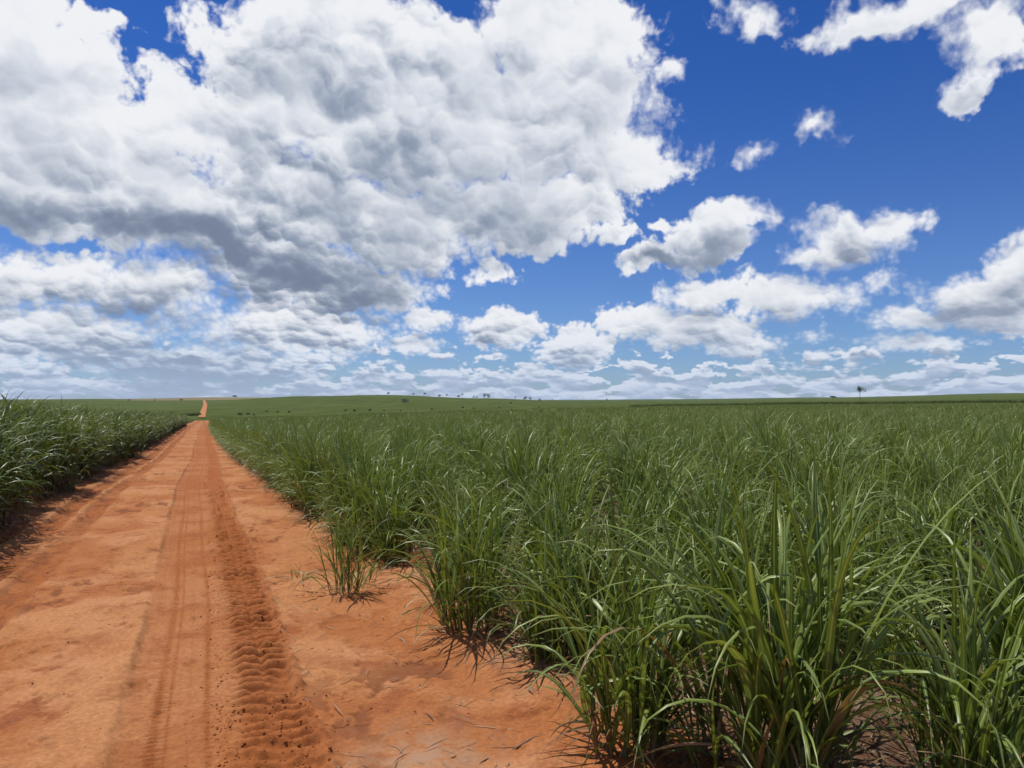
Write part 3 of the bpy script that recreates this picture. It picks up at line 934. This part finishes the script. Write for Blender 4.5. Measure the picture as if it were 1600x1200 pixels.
yp = clump_protos(young_plans, 8, MAT_LEAF)
tp = clump_protos(tall_plans, 7, MAT_LEAF_OLD)
for i in ind_R:
    x, y = rows_R[i]
    s, t = xy_st(x, y)
    if t < ROAD_R + 0.75:
        lab, grp = 'green sugarcane clump on the right-hand verge where the cane meets the red road', 'cane clumps lining the right verge'
    else:
        lab, grp = 'green sugarcane clump packed inside the right field behind the foreground clumps', 'cane clumps inside the right field'
    place_clump(yp[R.integers(len(yp))], x, y, R.uniform(0, 6.28), R.uniform(0.82, 1.12), lab, grp, R.uniform(.88, 1.25))
for i in ind_L:
    x, y = rows_L[i]
    place_clump(tp[R.integers(len(tp))], x, y, R.uniform(0, 6.28), R.uniform(0.9, 1.08), 'tall dark sugarcane clump with brown dry stems lining the left side of the road', 'tall cane clumps lining the left verge')


# ---------------------------------------------------------------- the mass of the fields
def scatter(name, pts, rz, sc, idx, variants, label, cat):
    """one object: points that carry copies of a few plants"""
    col = bpy.data.collections.new(name + '_plants')
    for i, v in enumerate(variants):
        v.name = '%s_%02d' % (name, i)
        col.objects.link(v)
    me = bpy.data.meshes.new(name)
    me.vertices.add(len(pts)); me.vertices.foreach_set('co', np.asarray(pts, np.float32).ravel())
    for an, ty, av in (('rz', 'FLOAT', rz), ('sc', 'FLOAT', sc), ('idx', 'INT', idx)):
        at_ = me.attributes.new(an, ty, 'POINT')
        at_.data.foreach_set('value', np.asarray(av, np.float32 if ty == 'FLOAT' else np.int32))
    me.update()
    o = bpy.data.objects.new(name, me); C.objects.link(o)
    g = bpy.data.node_groups.new(name + '_nodes', 'GeometryNodeTree')
    g.interface.new_socket('Geometry', in_out='INPUT', socket_type='NodeSocketGeometry')
    g.interface.new_socket('Geometry', in_out='OUTPUT', socket_type='NodeSocketGeometry')
    N, Lk = g.nodes, g.links
    gi, go = N.new('NodeGroupInput'), N.new('NodeGroupOutput')
    m2p = N.new('GeometryNodeMeshToPoints')
    iop = N.new('GeometryNodeInstanceOnPoints')
    ci = N.new('GeometryNodeCollectionInfo')
    ci.inputs['Collection'].default_value = col
    ci.inputs['Separate Children'].default_value = True
    ci.inputs['Reset Children'].default_value = True

    def na(nm, ty):
        nd = N.new('GeometryNodeInputNamedAttribute'); nd.data_type = ty
        nd.inputs['Name'].default_value = nm
        return nd.outputs[0]
    cx = N.new('ShaderNodeCombineXYZ')
    Lk.new(na('rz', 'FLOAT'), cx.inputs[2])
    Lk.new(gi.outputs[0], m2p.inputs['Mesh'])
    Lk.new(m2p.outputs[0], iop.inputs['Points'])
    Lk.new(ci.outputs[0], iop.inputs['Instance'])
    iop.inputs['Pick Instance'].default_value = True
    Lk.new(na('idx', 'INT'), iop.inputs['Instance Index'])
    Lk.new(cx.outputs[0], iop.inputs['Rotation'])
    cs = N.new('ShaderNodeCombineXYZ')
    for q in range(3): Lk.new(na('sc', 'FLOAT'), cs.inputs[q])
    Lk.new(cs.outputs[0], iop.inputs['Scale'])
    Lk.new(iop.outputs[0], go.inputs[0])
    md = o.modifiers.new('plants', 'NODES'); md.node_group = g
    tag(o, label, cat, kind='stuff')
    return o


def joined_protos(plans, segs, flat, wk, mat, keep=1.0, stems=True):
    out = []
    for p in plans:
        ls, ss = clump_meshes(p, segs, flat, wk, keep)
        if stems:
            for q in ('v', 'a', 'l', 't', 'd'):
                getattr(ls, q).extend(getattr(ss, q))
            for f in ss.f: ls.f.append(f + ls.n)
        out.append(ls.build('cane', mat, link=False))
    return out


def zof(P):
    return terrain(P[:, 0], P[:, 1])


def field(name, P, variants, label, s0=0.9, s1=1.15, dz=0.0):
    P3 = np.column_stack((P, zof(P) + dz))
    n = len(P)
    return scatter(name, P3, R.uniform(0, 6.28, n), R.uniform(s0, s1, n), R.integers(0, len(variants), n), variants, label, 'sugarcane')


mid_young = joined_protos(young_plans, 5, False, 1.1, MAT_LEAF)
mid_tall = joined_protos(tall_plans, 5, False, 1.1, MAT_LEAF_OLD)
field('sugarcane_field', rows_R[rest_R], mid_young, 'dense mass of green sugarcane filling the right field', 0.84, 1.2)
field('tall_sugarcane_field', rows_L[rest_L], mid_tall, 'dense mass of tall dark sugarcane left of the road', 0.9, 1.08)


# tops of the cane on the slopes beyond
def tuft(seed, n, rad, hgt):
    q = np.random.default_rng(seed)
    sp = Soup()
    for i in range(n):
        a = q.uniform(0, 6.28); rr = rad * math.sqrt(q.uniform())
        a0 = abs(q.normal(0, .25))
        put_leaf(sp, dict(p=(rr * math.cos(a), rr * math.sin(a), -0.3), phi=q.uniform(0, 6.28), a0=a0, a1=a0 + q.uniform(.1, 2.0), L=q.uniform(.5, 1.0) * hgt, w=q.uniform(.05, .08), power=1.8, fold=0, twist=q.normal(0, .6),
                          sway=q.normal(0, .4), tint=float(np.clip(q.normal(.5, .28), 0, 1)), dry=0.0), 3, True)
    return sp.build('cane_top', MAT_LEAF, link=False)


far_pts = []
n_try = 60000
rr = np.sqrt(R.uniform(82.0 ** 2, 170.0 ** 2, 22000)); rr2 = 170 * (420 / 170.) ** R.uniform(0, 1, 22000)
rr = np.concatenate((rr, rr2)); aa = np.radians(R.uniform(-37, 37, len(rr)))
P = np.column_stack((rr * np.sin(aa), rr * np.cos(aa)))
s_, t_ = xy_st(P[:, 0], P[:, 1])
tf_ = t_ + 0.6 - 2.5 * np.sin((s_ - 400) / 300.0)
ok = ~((np.abs(t_ + 0.8) < 3.0) & (s_ < 388)) & ~((np.abs(tf_ + .75) < 4.0) & (s_ > 380))
P, rr = P[ok], rr[ok]
P3 = np.column_stack((P, zof(P) + 0.75))
tv = [tuft(300 + i, 46, 0.9, 1.0) for i in range(6)]
scatter('distant_sugarcane', P3, R.uniform(0, 6.28, len(P)), np.clip(1.05 - rr / 900, .6, 1.0) * R.uniform(.8, 1.15, len(P)), R.integers(0, 6, len(P)), tv, 'far green cane tops covering the slopes beyond the near field', 'sugarcane')

# ================================================================ trees and shrubs far off
def foliage_material():
    m, b, pr = new_mat('tree_foliage')
    tint = attr(b, 'tint')
    c = b.mix(tint, (0.03, 0.055, 0.02), (0.075, 0.11, 0.035))
    b.l.new(c, pr.inputs['Base Color'])
    pr.inputs['Roughness'].default_value = 0.65
    return m


def bark_material():
    m, b, pr = new_mat('bark')
    pos = b.add('ShaderNodeNewGeometry').outputs['Position']
    c = b.mix(b.noise(pos, 3.0, 4.0, 0.6), (0.08, 0.06, 0.045), (0.16, 0.13, 0.10))
    b.l.new(c, pr.inputs['Base Color'])
    pr.inputs['Roughness'].default_value = 0.9
    return m


MAT_FOL, MAT_BARK = foliage_material(), bark_material()


def crown_soup(q, w, h, z0, lobes, leaf, n, shape):
    """leaf clumps spread through a crown with an uneven outline and gaps"""
    sp = Soup()
    L = []
    for i in range(lobes):
        a = q.uniform(0, 6.28)
        if shape == 'umbrella':
            r = w * 0.5 * math.sqrt(q.uniform()) * 0.85
            L.append((r * math.cos(a), r * math.sin(a), z0 + h * (0.72 + 0.18 * q.uniform() - 0.3 * (r / w)), w * q.uniform(.12, .2), h * q.uniform(.10, .17)))
        else:
            r = w * 0.5 * math.sqrt(q.uniform()) * 0.7
            L.append((r * math.cos(a), r * math.sin(a), z0 + h * (0.25 + 0.55 * q.uniform() * (1 - r / w)), w * q.uniform(.16, .26), h * q.uniform(.15, .25)))
    for i in range(n):
        cx, cy, cz, rw, rh = L[int(q.integers(len(L)))]
        d = q.normal(0, 1, 3); d /= np.linalg.norm(d); d *= q.uniform(.35, 1.0) ** .5
        c = np.array((cx + d[0] * rw, cy + d[1] * rw, cz + d[2] * rh))
        e1 = q.normal(0, 1, 3); e1 /= np.linalg.norm(e1)
        e2 = np.cross(e1, q.normal(0, 1, 3)); e2 /= np.linalg.norm(e2)
        s = leaf * q.uniform(.6, 1.3)
        V = np.array((c - e1 * s, c + e2 * s * .6, c + e1 * s, c - e2 * s * .6))
        sp.put(V, np.array(((0, 1, 2, 3),)), np.zeros(4), np.zeros(4), q.uniform(), 0.0)
    return sp, L


def plant_tree(name, px, py, w_px, h_px, r, shape, label, group, seed, cat='tree'):
    q = np.random.default_rng(seed)
    az = math.atan((px - 800) / FPX)
    if r is None:        # find where the slope shows at that row
        rs = np.geomspace(1240, 230, 400)
        zz = terrain(rs * math.sin(az), rs * math.cos(az)) + 0.9
        row = HORIZON - (zz - CAM_H) / (rs * math.cos(az)) * FPX
        r = float(rs[np.argmax(row >= py)]) if (row >= py).any() else 900.0
    x, y = r * math.sin(az), r * math.cos(az)
    z = float(terrain(np.array([x]), np.array([y]))[0]) + 0.3
    k = r * math.cos(az) / FPX
    w, h = w_px * k, h_px * k + 0.6
    root = tag(empty(name, (x, y, z)), label, cat, group)
    z0 = h * (0.0 if shape == 'bush' else 0.12 if shape == 'round' else 0.08)
    sp, L = crown_soup(q, w, h, z0, 9 if shape == 'umbrella' else 12, max(w * .05, .22), 380, shape)
    st = Soup()
    top = h * (0.3 if shape == 'bush' else .5 if shape == 'round' else .7)
    a = q.uniform(-.04, .04) * h
    V, F, ac, al = stalk_geo((0, 0, -0.6), (a, 0, top), max(.018 * h, .07), max(.011 * h, .05), 8, 5)
    st.put(V, F, ac, al, .5, 0.)
    for (lx, ly, lz, _, _) in L[:7]:
        V, F, ac, al = stalk_geo((a * .7, 0, top * (.97 if shape != 'umbrella' else .85)), (lx, ly, lz), max(.009 * h, .04), .03, 5, 3)
        st.put(V, F, ac, al, .5, 0.)
    st.build('trunk', MAT_BARK, root)
    sp.build('crown', MAT_FOL, root)
    return root


RIDGE = 'scattered trees on the far hill'
TREES = [
    ('tree', 607, 617, 6, 5.5, 1230, 'round', 'small tree at the very top of the far green hill, leftmost on the crest'),
    ('tree', 633, 629, 13, 9, None, 'bush', 'round dark bushy tree alone on the slope just below the hill crest'),
    ('tree', 646, 620, 5, 4, 1235, 'umbrella', 'small flat-topped tree on the crest right above the round bushy tree'),
    ('tree', 664, 620, 6, 5.5, 1235, 'umbrella', 'thin-trunked flat-topped tree on the crest, second right of the round bushy tree'),
    ('tree', 686, 622, 6.5, 4, 1230, 'round', 'low wide tree on the crest between two small thin ones'),
    ('tree', 698, 622, 4, 5, 1238, 'umbrella', 'tiny tree on the crest just right of the low wide one'),
    ('tree', 717, 625, 6, 4.5, 1225, 'round', 'low tree at the foot of a bare thin trunk on the crest'),
    ('tree', 722, 624, 4, 7, 1235, 'umbrella', 'tall bare-looking thin tree on the falling crest'),
    ('tree', 740, 626, 4, 3.5, 1230, 'round', 'left one of two tiny trees left of the dark twin trees'),
    ('tree', 745, 626, 3.5, 3, 1230, 'round', 'right one of two tiny trees left of the dark twin trees'),
    ('tree', 757, 628, 7, 8, 1180, 'round', 'left one of the dark twin trees at mid horizon'),
    ('tree', 763, 628, 7, 8.5, 1190, 'round', 'right one of the dark twin trees at mid horizon'),
    ('tree', 798, 630, 4, 3, None, 'bush', 'tiny bush below the horizon between the two dark pairs of trees'),
    ('tree', 806, 626, 4, 4, 1235, 'umbrella', 'small tree on the skyline between the two dark pairs of trees'),
    ('tree', 820, 630, 8, 7.5, 1100, 'round', 'larger tree of the second dark pair, left of its smaller partner'),
    ('tree', 828, 630, 6, 6.5, 1110, 'round', 'smaller tree of the second dark pair, on its right'),
    ('tree', 843, 630, 6, 4, 1150, 'bush', 'low bush just right of the second dark pair of trees'),
    ('tree', 863, 625, 4, 3, 1900, 'round', 'tiny far tree on the skyline right of the low bush'),
    ('tree', 948, 628, 4, 5, 1500, 'round', 'small lone tree on the flat horizon near the middle right'),
    ('tree', 367, 623, 10, 6, 1900, 'umbrella', 'dark umbrella-shaped tree on the skyline right of the far road'),
    ('tree', 283, 627, 6, 4, 1500, 'round', 'small round tree on the skyline left of the far road'),
    ('tree', 202, 627, 5, 3, 1700, 'round', 'tiny tree on the skyline above the tall left cane'),
    ('tree', 242, 627, 4, 2.5, 1700, 'bush', 'lowest tiny tree on the left skyline, midway to the far road'),
    ('tree', 1344, 622, 17, 21, 820, 'umbrella', 'tall umbrella-crowned tree with a bare trunk on the right skyline'),
    ('tree', 1302, 623, 10, 7, 840, 'umbrella', 'short flat-topped tree left of the tall umbrella tree on the right skyline'),
]
for i, (nm, px, py, w, h, r, shp, lab) in enumerate(TREES):
    plant_tree(nm, px, py, w, h, r, shp, lab, RIDGE, 500 + i)
SHRUBS = [(375, 648, 13, 5), (388, 647, 9, 4), (397, 648, 4, 3), (417, 643, 8, 3.5), (434, 644, 5, 3.5), (452, 644, 5, 3), (540, 642, 4, 3), (554, 642, 5, 3.5), (578, 641, 7, 3.5), (600, 642, 4, 3),
          (626, 642, 3, 2.5), (650, 641, 4, 2.5), (675, 640, 6, 3), (723, 637, 5, 3.5), (740, 638, 7, 2.5), (780, 637, 4, 2.5), (842, 636, 4, 2.5)]
for i, (px, py, w, h) in enumerate(SHRUBS):
    w, h = w * .8, h * .75
    lab = 'low dark shrub in the dotted line across the hollow before the far hill'
    if i == 0: lab = 'widest dark shrub in the hollow, right beside the far road'
    if i == 1: lab = 'second wide dark shrub in the hollow, right of the widest one'
    plant_tree('shrub', px, py, w, h, None, 'bush', lab, 'shrubs dotted along the hollow', 600 + i, 'shrub')


# ---------------------------------------------------------------- taller cane blocks far right and beyond the hollow
def band(name, pxs, r0, r1, rows, step, label, k=1.25):
    pts = []
    for j in range(rows):
        a0, a1 = [math.atan((p - 800) / FPX) for p in pxs]
        a = a0
        while a < a1:
            u = (a - a0) / (a1 - a0)
            r = r0 + (r1 - r0) * u + j * 1.4 + R.normal(0, .3)
            pts.append((r * math.sin(a), r * math.cos(a)))
            a += step / r * R.uniform(.8, 1.2)
    field(name, np.array(pts), [v.copy() for v in mid_tall], label, k * .9, k * 1.12, 0.2)


band('tall_sugarcane_block', (985, 1720), 330, 250, 5, .7, 'dark edge of a taller cane block along the right horizon', 1.0)
band('cane_hedge', (262, 314), 455, 462, 4, .8, 'dark cane edge beyond the hollow left of the far road', 1.3)


# ================================================================ small things on the soil
def soil_z(x, y):
    s, t = xy_st(x, y)
    z = road_shape(s, t)[0]
    ck = np.clip(sstep(-t, 2.6, 3.5) + sstep(t + 0.25 * fbm(s * .9, t * 2, 3, 7), 1.25, 1.75), 0, 1)
    return terrain(x, y) + z + ck * (0.05 + 0.05 * fbm(s * 2.5, t * 2.5, 4, 151))


def straw_material():
    m, b, pr = new_mat('dry_straw')
    c = b.mix(attr(b, 'tint'), (0.11, 0.068, 0.04), (0.30, 0.22, 0.135))
    b.l.new(c, pr.inputs['Base Color'])
    pr.inputs['Roughness'].default_value = 0.8
    return m


MAT_STRAW = straw_material()
sp = Soup()
q = np.random.default_rng(31)
spots = []
for i in range(9000):
    u = q.uniform()
    if u < 0.005:
        s, t = q.normal(3.35, .35), q.normal(.98, .25)
    elif u < 0.865:
        s, t = q.uniform(1.2, 9.5), 1.9 + abs(q.normal(0, 2.0))
    elif u < .885:
        s, t = q.uniform(2.2, 9), q.uniform(.5, 1.9)
    else:
        s, t = q.uniform(8, 20), -2.75 - abs(q.normal(0, .5))
    spots.append((s, t))
spots = np.array(spots)
xs, ys = st_xy(spots[:, 0], spots[:, 1])
zs = soil_z(xs, ys)
for x, y, z in zip(xs, ys, zs):
    L = q.uniform(.03, .2); ph = q.uniform(0, 6.28)
    V, F, ac, al = leaf_geo((x, y, z + q.uniform(.004, .02)), ph, 1.50 + q.normal(0, .06), 1.62 + q.normal(0, .1), L, q.uniform(.003, .011), 1.0, 3, 0, q.normal(0, .8), True, q.normal(0, .8))
    sp.put(V, F, ac, al, float(np.clip(q.normal(.4, .3), 0, 1)), 1.0)
tag(sp.build('straw_litter', MAT_STRAW), 'dry cane straw and leaf bits strewn on the soil', 'straw', kind='stuff')


# crumbs of soil thrown up by the tyres
def clod(seed):
    qq = np.random.default_rng(seed)
    V = []
    nu, nv = 6, 5
    for j in range(nv):
        th = math.pi * (j + .02) / (nv - 1 + .04)
        for i in range(nu):
            ph = 2 * math.pi * i / nu
            rr = 1 + qq.normal(0, .16)
            V.append((rr * math.sin(th) * math.cos(ph), rr * math.sin(th) * math.sin(ph), .7 * rr * math.cos(th)))
    F = []
    for j in range(nv - 1):
        for i in range(nu):
            F.append((j * nu + i, j * nu + (i + 1) % nu, (j + 1) * nu + (i + 1) % nu, (j + 1) * nu + i))
    V = np.array(V)
    z = np.zeros(len(V))
    return V, np.array(F)[:, ::-1]


CL = [clod(700 + i) for i in range(6)]
Vs, Fs, n0 = [], [], 0
cs = []
for i in range(2600):
    u = q.uniform()
    if u < .55:
        s = 2.2 + 9 * q.uniform() ** 1.7; t = .285 + q.choice((-1, 1)) * abs(q.normal(.19, .04)); r = abs(q.normal(0, .003)) + .0015
    elif u < .8:
        s = q.uniform(2.2, 4.6); t = q.normal(.32, .18); r = abs(q.normal(0, .004)) + .002
    else:
        s = q.uniform(2.2, 12); t = q.uniform(-2.9, 1.8); r = abs(q.normal(0, .003)) + .002
    cs.append((s, t, r))
cs = np.array(cs)
xs, ys = st_xy(cs[:, 0], cs[:, 1]); zs = soil_z(xs, ys)
for x, y, z, r in zip(xs, ys, zs, cs[:, 2]):
    V, F = CL[int(q.integers(6))]
    a = q.uniform(0, 6.28); c_, s_2 = math.cos(a), math.sin(a)
    W = V * r * q.uniform(.7, 1.3, 3)
    W = np.stack((W[:, 0] * c_ - W[:, 1] * s_2 + x, W[:, 0] * s_2 + W[:, 1] * c_ + y, W[:, 2] + z + r * .15), 1)
    Vs.append(W); Fs.append(F + n0); n0 += len(W)
V = np.concatenate(Vs)
o = mesh_obj('soil_crumbs', V, np.concatenate(Fs), MAT_SOIL, attrs={'track': np.full(len(V), .7), 'crop': np.zeros(len(V)), 'ash': np.zeros(len(V)), 'ledge': np.zeros(len(V)), 'flake': np.zeros(len(V))})
tag(o, 'crumbs of red soil thrown up beside the tyre tracks', 'soil', kind='stuff')

# small weeds
WEEDS = [(40, 818, 'thin dry weed on the bare soil in front of the tall left cane', .42), (150, 740, 'low dry weed at the foot of the left cane', .35),
         (470, 905, 'small grass tuft on the road margin left of the sparse reddish tuft', .12), (700, 940, 'low grass between the sparse tuft and the fan-shaped clump', .3)]
for i, (px, py, lab, hh) in enumerate(WEEDS):
    qq = np.random.default_rng(800 + i)
    x, y, z = at(px, py)
    stl, lv = cane_plan(qq, 9, .12, (hh * .4, hh), (2, 4), (hh * .5, hh * 1.0), (.004, .008), dry_n=1, lean=.5, skirt=0, thick=.3)
    root = tag(empty('weed', (x, y, z)), lab, 'weed')
    ls, ss = clump_meshes((stl, lv), 5)
    tag(ls.build('foliage', MAT_LEAF, root), kind='stuff'); tag(ss.build('stem_cluster', MAT_STALK, root), kind='stuff')


# ================================================================ the air
def build_haze():
    x, y0, y1, z0, z1 = 7400.0, -60.0, 7400.0, -16.0, 95.0
    V = [(-x, y0, z0), (x, y0, z0), (x, y1, z0), (-x, y1, z0), (-x, y0, z1), (x, y0, z1), (x, y1, z1), (-x, y1, z1)]
    F = [(0, 3, 2, 1), (4, 5, 6, 7), (0, 1, 5, 4), (1, 2, 6, 5), (2, 3, 7, 6), (3, 0, 4, 7)]
    m = bpy.data.materials.new('haze_air')
    m.use_nodes = True
    m.node_tree.nodes.clear()
    o_ = m.node_tree.nodes.new('ShaderNodeOutputMaterial')
    v = m.node_tree.nodes.new('ShaderNodeVolumePrincipled')
    v.inputs['Color'].default_value = (0.80, 0.88, 1.0, 1)
    v.inputs['Density'].default_value = HAZE
    v.inputs['Anisotropy'].default_value = 0.0
    m.node_tree.links.new(v.outputs[0], o_.inputs['Volume'])
    o = mesh_obj('haze', V, F, m, smooth=False)
    tag(o, 'thin bright air that pales the far hills', 'haze', kind='stuff')


HAZE = 0.00004
build_haze()
